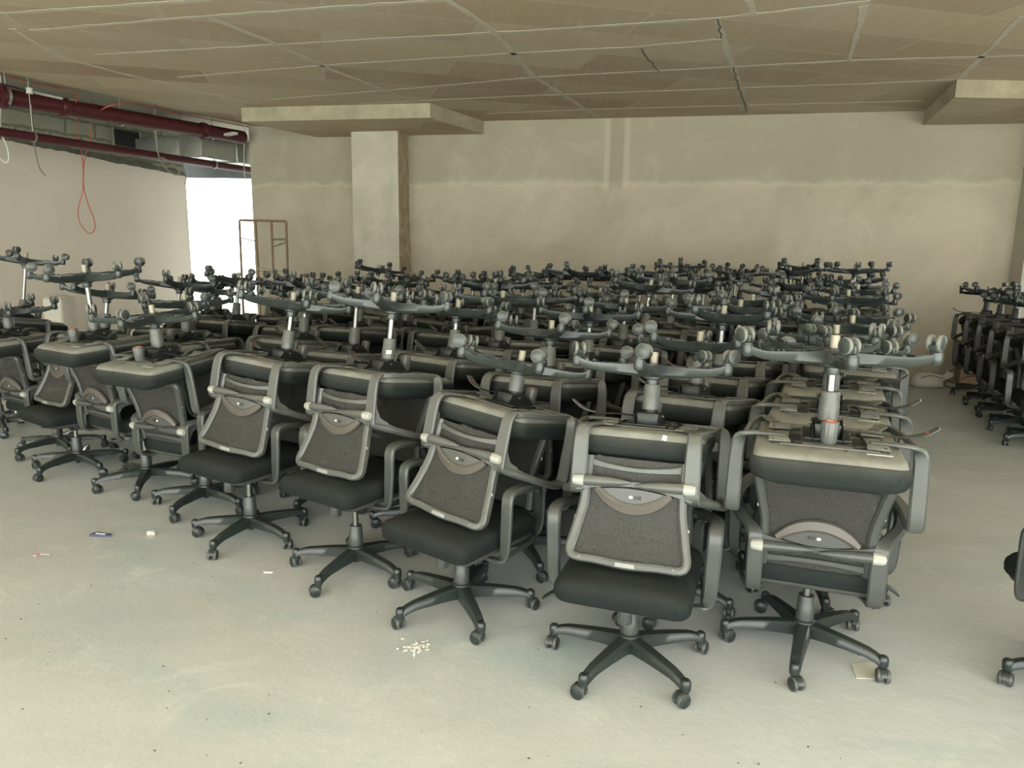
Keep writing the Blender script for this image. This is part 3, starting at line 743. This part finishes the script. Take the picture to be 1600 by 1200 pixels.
for i, (x, y, yaw, typ, z0, T, s0_, s1_, tilt, dy, l0, l1) in enumerate(FRONT):
    gap = {2: .545, 3: .552}.get(i, .562 if typ == 'F' else .585)
    ox = {2: .055, 3: -.015, 4: .03}.get(i, 0)
    pair = stack(x, y, yaw, typ, z0, T, s0_, R(s1_), 2, lab_lo(l0), lab_hi(l1), G0, G1, tilt=tilt, dy=dy, pitch={2: 11, 5: 6, 6: 4, 8: 4}.get(i), seed=i * 7 + 1, gap=gap, shift=.25, ox=ox)
    placed.append((x, y))
    if i == 3:                                            # paper label stuck on this lift cover, on the side that faces the room
        cv = [k for k in pair[1].children if k.name.startswith('lift_cover')][0]
        bpy.context.view_layer.update()
        d = cv.matrix_world.inverted().to_3x3() @ Vector((.15, -1, 0)); a0 = math.atan2(d.y, d.x)
        b = MB(); gr = []
        for zz in (.024, .042):
            for k in range(7): a = a0 + (k / 6 - .5) * .75; gr.append(Vector((.0342 * math.cos(a), .0342 * math.sin(a), zz + .003 * k / 6)))
        b.poly(gr, [[k, k + 1, 8 + k, 7 + k] for k in range(6)]); o = b.build('paper_label', 'paper', cv); o['label'] = 'small cream paper label'
rg = random.Random(4)
for i, f in enumerate(FRONT):
    for r in range(1, 12):
        x = f[0] + .268 * r + rg.uniform(-.03, .03); y = f[1] + .56 * r + rg.uniform(-.03, .03)
        wl = WA.y - .212 * (x - WA.x)
        if y > wl - .55 : continue
        if i >= 5 and y > 8.9: continue
        if min((x - px) ** 2 + (y - py) ** 2 for px, py in placed) < .575 ** 2: continue
        if abs(x + 1.95) < .8 and y > 10.5 - .75: continue
        ln = (Vector((x, y, 0)) - LA).dot(LN)
        if ln > -.5: continue
        placed.append((x, y))
        typ = 'B' if i == 0 or (i in (6, 8) and r % 2) else 'F'
        yaw = f[2] + rg.uniform(-5, 5) if i < 8 else -32
        yaw = -30 + rg.uniform(-6, 6) if 0 < i else -21 + rg.uniform(-3, 3)
        z0 = .33 + rg.choice((0, 0, .02, .04)); T = z0 + .585 + rg.choice((.30, .32, .34, .38, .42)) + (.11 if r > 6 else .05 if r > 4 else 0)
        if i == 0 and r < 3: z0, T = .325, 1.23
        if i == 3 and r == 1: T = 1.29
        tl = rg.uniform(-7, 7) if r > 3 and rg.random() < .35 else rg.uniform(-1.5, 1.5)
        if (x - 2.3) ** 2 + (y - 7.3) ** 2 < .12: T = 1.47; tl = 0
        pos = f'{ORD[i]} from right, {ORD[r]} row back'
        stack(x, y, yaw, typ, z0, T, rg.uniform(0, 6.28), rg.uniform(0, 6.28), 1 if r < 4 else 0, lab_lo('under stack ' + pos), lab_hi('on stack ' + pos), G0, G1, seed=1000 + i * 40 + r, tilt=tl, dust1=rg.uniform(.6, .95) if r < 7 else .5)
# the second block of stacks against the right side of the room
RG0 = 'upright office chairs in the right-hand block'; RG1 = 'upside-down office chairs in the right-hand block'
side = [(2.12, 2.38, 'nearest, mostly outside the right edge', 0), (4.42, 5.90, 'at the aisle', 1), (4.64, 6.45, 'at the aisle', 2), (4.87, 7.00, 'at the aisle', 3), (5.10, 7.58, 'at the aisle', 4), (5.30, 8.12, 'nearest the back wall', 5), (5.02, 5.62, 'x', 6), (5.26, 6.16, 'x', 7)]
for k, (x, y, s_, q) in enumerate(side):
    if q == 0: a = 'in the near right corner, mostly cut off'
    elif q <= 5: a = f'in right-hand block, {ORD[q - 1]} along the aisle'
    else: a = f'in right-hand block, {ORD[q - 6]} of inner line'
    star = rg.uniform(0, 6.28)
    if q == 0: star = R(168)
    elif q <= 5: star = R(178 + rg.uniform(-6, 6))
    stack(x, y, -25 if q else 0, 'F' if q else 'B', .33, 1.22 + rg.uniform(-.01, .05), star, rg.uniform(0, 6.28) if q else 0,  1, lab_lo(a), lab_hi(a), RG0, RG1, seed=3000 + k, dust1=.25 if q else .4, dust0=.08)
stack(-4.25, 5.9, -30, 'F', .36, 1.50, .4, R(5), 1, lab_lo('beyond left edge, only its casters in view'), lab_hi('beyond left edge, only star base tips high in view'), G0, G1, seed=77)
for p_ in PROTOS: D.objects.remove(p_)
print('CHAIRS', len(placed) * 2 + len(side) * 2)
#EXTRAS
# ------------------------------------------------------------------ services under the left soffit
def run(p, q, ext0=0, ext1=0):
    d = (q - p).normalized(); return p - d * ext0, q + d * ext1
def hanger(x, tz, par):                                     # threaded rod and ring clamp
    b = MB(); b.tube([(x[0], x[1], HC + .1), (x[0], x[1], tz)], .006, 6, smooth=False)
    return b
# large sprinkler main
b = MB(); p, q = run(atz(0, 150, 3.12), atz(380, 215, 3.12), 3.5, 0)
b.lathe([(.092, 0), (.092, (q - p).length)], p, q - p, 20)
for f in (.33, .62, .9):
    c = p.lerp(q, f); b.lathe([(.104, -.04), (.110, -.03), (.110, .03), (.104, .04)], c, q - p, 20)
o = b.build('sprinkler_main', 'pipe'); tag(o, 'thick dark red pipe, the larger of two under the left ceiling', 'pipe')
d_ = (q - p).normalized(); f0 = atz(2, 150, 3.12)
b = MB(); b.lathe([(.125, -.03), (.135, -.028), (.135, .028), (.125, .03)], f0, d_, 20); b.build('coupling', 'pipe', o)
b = MB()
hb = []
for (u, v) in ((10, 150), (188, 184), (330, 207)):
    c = atz(u, v, 3.12); hk = MB()
    hk.tube([c + Vector((0, 0, HC + .10 - 3.12)), c + Vector((0, 0, .105))], .006, 6, smooth=False, mi=0)
    hk.lathe([(.096, -.014), (.101, -.014), (.101, .014), (.096, .014)], c, d_, 24, cap=False)
    h = hk.build('pipe_hanger', ['galv'], o)
# smaller red pipe
p2, q2 = run(atz(0, 206, 2.72), atz(392, 266, 2.72), 3.5, 1.6)
b = MB(); b.lathe([(.050, 0), (.050, (q2 - p2).length)], p2, q2 - p2, 16)
o2 = b.build('sprinkler_branch', 'pipe'); tag(o2, 'thinner dark red pipe running below the thick red one', 'pipe')
for (u, v) in ((52, 214), (245, 244), (335, 257)):
    c = atz(u, v, 2.72); hk = MB()
    hk.tube([c + Vector((0, 0, HC + .10 - 2.72)), c + Vector((0, 0, .055))], .005, 6, smooth=False)
    hk.lathe([(.053, -.012), (.058, -.012), (.058, .012), (.053, .012)], c, (q2 - p2), 20, cap=False)
    hk.build('pipe_hanger', ['galv'], o2)
# white conduit
c0, c1 = atz(44, 142, 3.20), atz(392, 221, 3.20)
b = MB(); b.lathe([(.016, 0), (.016, (c1 - c0).length)], c0, c1 - c0, 10); o3 = b.build('electrical_conduit', 'conduit'); tag(o3, 'thin white straight conduit above the red pipes', 'conduit')
for (u, v) in ((46, 142), (281, 192)):
    c = atz(u, v, 3.20); b = MB(); b.lathe([(.036, -.03), (.036, .03)], c, (0, 0, 1), 14); b.build('junction_box', 'conduit', o3)
b = MB(); b.tube([atz(2, 131, 3.2), atz(24, 137, 3.2), atz(43, 142, 3.2)], .010, 8); o = b.build('flexible_conduit', 'pipe'); tag(o, 'short dark red tube feeding the left end of white conduit', 'conduit')
# orange-red cables
def cable(pts, r, name, mat, label, cat='cable', parent=None):
    b = MB(); b.tube(pts, r, 8, 5); o = b.build(name, mat, parent)
    if label: tag(o, label, cat)
    return o
zc = HC + .07
cable([atz(0, 116, zc), atz(30, 124, zc), atz(60, 131, zc), atz(95, 138, zc), atz(119, 144, 3.27), atz(120, 156, 3.2), atz(115, 167, 3.15)], .007, 'alarm_cable', 'orange', 'orange-red cable along slab edge ending in a short droop at far left')
cable([atz(152, 175, 3.12), atz(172, 165, 3.2), atz(196, 161, 3.26), atz(230, 166, 3.3), atz(290, 180, 3.3), atz(345, 190, 3.3), atz(392, 199, 3.3)], .007, 'alarm_cable', 'orange', 'orange-red cable arching then following slab edge toward the far wall')
Y = 9.85
lpz = [(118, 152), (119, 178), (121, 205), (125, 228), (129, 250), (130, 275), (129, 300), (124, 318), (122, 335), (127, 352), (140, 365), (148, 358), (147, 342), (140, 325), (133, 303), (130.5, 285), (131, 262), (134, 242), (141, 222), (143, 190), (144, 157)]
cable([aty(u, v, Y + (0 if i < 10 else .05)) for i, (u, v) in enumerate(lpz)], .0062, 'hanging_cable', 'orange', 'long red cable hanging in a teardrop loop against the plaster wall')
cable([aty(47, 126, 8.55), aty(48, 143, 8.55), aty(50, 190, 8.5), aty(52, 214, 8.5), aty(56, 240, 8.5), aty(62, 263, 8.5), aty(71, 274, 8.5)], .008, 'hanging_wire', 'wire', 'grey wire dangling straight down past both pipes, left side', 'wire')
cable([aty(0, 117, 8.3), aty(0, 196, 8.3), aty(3, 212, 8.3), aty(10, 226, 8.3), aty(14, 246, 8.3), aty(9, 254, 8.3), aty(0, 247, 8.3)], .010, 'hanging_wire', 'conduit', 'pale wire loop hanging at the very left edge', 'wire')
cable([aty(242, 168, 10.0), aty(243, 168, 10.0), aty(244, 205, 10.0), aty(246, 232, 10.0), aty(249, 246, 10.0), aty(260, 264, 10.0), aty(275, 273, 10.0), aty(280, 268, 10.0), aty(268, 255, 10.0), aty(252, 246, 10.0)], .011, 'hanging_wire', 'wire', 'grey wire coiled in an oval loop below the thin red pipe', 'wire')
cable([aty(281, 176, 10.45), aty(282, 194, 10.45), aty(284, 240, 10.45), aty(287, 265, 10.45), aty(291, 276, 10.45), aty(289, 288, 10.45)], .007, 'hanging_wire', 'wire', 'thin wire dangling by the start of the bright opening', 'wire')
cable([aty(383, 196, 11.2), aty(382, 214, 11.2), aty(381, 250, 11.2), aty(383, 285, 11.2)], .006, 'hanging_wire', 'conduit', 'thin pale wire hanging beside the concrete wall edge', 'wire')
# galvanised duct coming through the blockwork, and the black hole beside it
ang = math.atan2(LD.y, LD.x)
def rl(m=0): return Matrix.Rotation(ang + m, 3, 'Z')
dc = atz(315, 243, 2.80) - LA; ds, do = dc.dot(LD), dc.dot(LN)
g = empty('air_duct', lp(ds + .3, do + .2, 2.95)); tag(g, 'bright galvanised metal air duct under the left soffit', 'duct')
def duct(s0, s1, o0, o1, z0, z1, name='duct_run'):
    b = MB(); c = lp((s0 + s1) / 2, (o0 + o1) / 2, (z0 + z1) / 2); b.box(c, (s1 - s0, abs(o1 - o0), z1 - z0), 0, rl(), .006)
    o = b.build(name, 'galv', g); o.matrix_parent_inverse = Matrix.Translation(g.location).inverted(); return o
duct(ds + .02, ds + .50, do + .36, -.01, 2.82, 3.08); duct(ds, ds + 2.0, do, do + .36, 2.80, 3.09)
for s_ in (ds, ds + .7, ds + 1.4, ds + 2.0): duct(s_ - .02, s_ + .02, do - .02, do + .38, 2.78, 3.11, 'duct_flange')
ho = aty(215, 216, 10.9); hs = (ho - LA).dot(LD)
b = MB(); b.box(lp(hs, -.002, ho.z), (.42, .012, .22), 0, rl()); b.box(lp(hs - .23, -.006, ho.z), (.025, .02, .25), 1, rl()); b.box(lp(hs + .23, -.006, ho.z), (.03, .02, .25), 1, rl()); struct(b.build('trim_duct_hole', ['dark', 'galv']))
# soffit hardware between duct and slab
b = MB(); b.box(lp(ds + .6, do + .2, 3.14), (.6, .05, .012), 0, rl()); tag(b.build('support_channel', 'conduit'), 'pale flat support strip lying above the metal duct', 'bracket')
b = MB(); c = atz(358, 210, 3.1); b.box(c, (.36, .08, .03), 0, rl(1.2)); tag(b.build('support_channel', 'conduit'), 'short pale metal strip across the thick red pipe, near wall', 'bracket')

# ------------------------------------------------------------------ rusty scaffold frame standing by the far wall
Yf = 10.35; g = empty('scaffold_frame', aty(410, 400, Yf) * 1.0); g.location.z = 0
tag(g, 'rusty steel scaffold frame standing at the bright opening, behind the stacks', 'scaffold')
inv = Matrix.Translation(g.location).inverted()
def bar(p, q, name='post', r=.017):
    b = MB(); b.tube([p, q], r, 8, smooth=False); o = b.build(name, 'rust', g); o.matrix_parent_inverse = inv; return o
def fl_(p): return Vector((p.x, p.y, 0))
A_ = [aty(374, 344, Yf), aty(399, 344, Yf), aty(424, 346, Yf + .04), aty(447, 346, Yf + .04)]
for p_ in A_: bar(p_, fl_(p_) + Vector((random.uniform(-.02, .03), 0, 0)))
bar(A_[0], A_[3], 'top_rail'); bar(aty(374, 371, Yf), aty(399, 377, Yf), 'brace', .008)
bar(aty(425, 374, Yf + .04), aty(449, 374, Yf + .04), 'cross_rail', .014); bar(aty(426, 386, Yf + .04), aty(449, 378, Yf + .04), 'brace', .010)

# ------------------------------------------------------------------ bits and pieces round the edges
def crumple(b, c, size, n=2, amp=.25, seed=1, mi=0, flat=.0):
    r = random.Random(seed); t = bmesh.new(); bmesh.ops.create_icosphere(t, subdivisions=n, radius=1)
    for v in t.verts:
        k = 1 + r.uniform(-amp, amp); v.co = Vector((v.co.x * size[0] * k, v.co.y * size[1] * k, max(v.co.z, -flat if flat else -1) * size[2] * k))
    b.merge(t, Matrix.Translation(Vector(c)), mi)
b = MB(); c = atz(1453, 606, 0)
rr = []
for i, (hx, hy, z) in enumerate(((.15, .12, 0), (.19, .15, .02), (.18, .15, .07), (.15, .12, .13), (.09, .07, .16), (.02, .02, .165))):
    r_ = random.Random(i); rr.append([Vector((c.x + hx * math.cos(2 * PI * k / 18) * r_.uniform(.9, 1.1), c.y + .1 + hy * math.sin(2 * PI * k / 18) * r_.uniform(.9, 1.1), z + (r_.uniform(-.015, .015) if 0 < i < 5 else 0))) for k in range(18)])
b.loft(rr); b.sweep([(c.x + .08, c.y + .08, .11), (c.x + .19, c.y + .05, .12), (c.x + .25, c.y + .04, .18)], [.08, .06, .10], .05, (0, .4, 1), sub=3)
o = b.build('sack', 'sack', angle=70); tag(o, 'cream sack slumped on the floor by the back wall', 'sack')
b = MB(); b.tube([(c.x - .12, c.y - .0, .12), (c.x, c.y - .0, .15), (c.x + .12, c.y, .12), (c.x + .16, c.y, .13)], .006, 6); b.build('tie_string', 'wire', o)
b = MB(); c = atz(1507, 596, 0) + Vector((.0, -.15, 0)); b.box((c.x, c.y, .26), (.34, .30, .52), 0, Matrix.Rotation(R(-20), 3, 'Z'), .006)
b.box((c.x - .02, c.y - .155, .26), (.05, .004, .515), 1, Matrix.Rotation(R(-20), 3, 'Z'))
tag(b.build('cardboard_box', ['card', 'sack'], angle=30), 'tall brown cardboard box against back wall beside right-hand block', 'box')
b = MB(); c = atz(1478, 585, 0) + Vector((.0, .0, 0)); b.box((c.x, c.y, .42), (.55, .2, .10), 0, Matrix.Rotation(R(-12), 3, 'Z') , .01)
b.box((c.x, c.y, .185), (.42, .16, .36), 1, Matrix.Rotation(R(-12), 3, 'Z'), .01)
tag(b.build('carton', ['card', 'mech'], angle=30), 'low brown carton lying on dark material by the back wall', 'box')
for k, (pts, lab) in enumerate((([(1472, 600), (1490, 607), (1515, 609), (1545, 603)], 'dark cable curving on the floor, nearer one by cream sack'), ([(1478, 594), (1500, 600), (1525, 601), (1550, 596)], 'thin cable on the floor between sack and cardboard box'), ([(1466, 606), (1476, 599), (1470, 595), (1488, 590), (1506, 596)], 'tangled cable beside the cream sack'))):
    cable([atz(u, v, .012) for u, v in pts], .009, 'floor_cable', 'wire', lab)
# cardboard piece seen over the far-left stacks and a pale block low by the plaster wall
b = MB(); c = aty(426, 441, 9.3); b.box((c.x, c.y, c.z / 2 + .07), (.30, .24, c.z + .14), 0, Matrix.Rotation(.3, 3, 'Z'), .006)
b.box((c.x + .0, c.y - .0, c.z + .15), (.34, .28, .012), 0, Matrix.Rotation(.3, 3, 'Z') @ Matrix.Rotation(.15, 3, 'Y'))
tag(b.build('cardboard_box', 'card_pale', angle=30), 'pale cardboard box showing between chair bases near bright opening', 'box')
c = aty(93, 472, 8.9); b = MB(); b.box((c.x, c.y, (c.z + .06) / 2), (.27, .26, c.z + .06), 0, Matrix.Rotation(-.2, 3, 'Z'), .03)
crumple(b, (c.x, c.y, c.z + .06), (.125, .12, .03), 3, .15, 3)
tag(b.build('covered_crate', 'sack', angle=50), 'pale cloth-covered crate behind the chairs at far left', 'crate')
# litter
def litter(u, v, name, mats, label, cat, fn):
    b = MB(); c = atz(u, v, 0); fn(b, c); o = b.build(name, mats, angle=40); tag(o, label, cat)
litter(157, 838, 'foil_wrapper', ['blue', 'white'], 'crushed blue foil wrapper on the floor at left', 'litter', lambda b, c: (b.sweep([(c.x - .055, c.y, .006), (c.x - .02, c.y + .005, .014), (c.x + .02, c.y - .004, .010), (c.x + .055, c.y + .003, .006)], [.028, .034, .032, .026], .008, (0, 1, .1), sub=3), b.box((c.x + .005, c.y - .003, .017), (.05, .012, .003), 1, Matrix.Rotation(.1, 3, 'Y'))))
litter(236, 837, 'paper_ball', ['paper'], 'small crumpled paper ball right of the blue wrapper', 'litter', lambda b, c: crumple(b, (c.x, c.y, .014), (.020, .016, .015), 2, .3, 4))
litter(62, 870, 'torn_wrapper', ['white', 'red'], 'torn red and white scrap on the floor, far left', 'litter', lambda b, c: (b.sweep([(c.x - .03, c.y, .004), (c.x, c.y + .012, .010), (c.x + .04, c.y + .022, .004)], .016, .003, (0, 1, 0), sub=3), b.box((c.x - .01, c.y, .012), (.02, .010, .002), 1)))
litter(418, 897, 'paper_strip', ['paper'], 'small curled white strip on floor left of the fourth base', 'litter', lambda b, c: b.sweep([(c.x - .022, c.y + .01, .004), (c.x - .01, c.y - .004, .010), (c.x + .008, c.y - .004, .010), (c.x + .022, c.y + .010, .004)], .008, .002, (0, .3, 1), sub=4))
litter(650, 1012, 'plaster_crumbs', ['paper'], 'scatter of pale crumbs on floor in front of leaning stack', 'debris', lambda b, c: [crumple(b, (c.x + rg.gauss(0, .03), c.y + rg.gauss(0, .028), .003), (rg.uniform(.003, .009), rg.uniform(.003, .007), .003), 1, .4, k) for k in range(46)])
D.objects['plaster_crumbs']['kind'] = 'stuff'
b = MB(); rg2 = random.Random(9)
for k in range(90):
    u, v = rg2.uniform(0, 1400), rg2.uniform(800, 1195); c = atz(u, v, 0); s_ = rg2.uniform(.0012, .0045)
    crumple(b, (c.x, c.y, s_ * .5), (s_, s_ * rg2.uniform(.5, 1), s_ * .6), 1, .3, k)
tag(b.build('floor_grit', 'crack'), 'dark specks of grit scattered over the bare floor', 'grit', None, 'stuff')
b = MB(); pts = [atz(u, v, .002) for u, v in ((1330, 1037), (1378, 1034), (1388, 1062), (1338, 1060))]
b.poly([p + Vector((0, 0, d)) for d in (0, .002) for p in pts], [[3, 2, 1, 0], [4, 5, 6, 7], [0, 1, 5, 4], [1, 2, 6, 5], [2, 3, 7, 6], [3, 0, 4, 7]])
tag(b.build('plastic_sheet', 'paper_thin'), 'flat translucent plastic scrap under right front stack', 'litter')
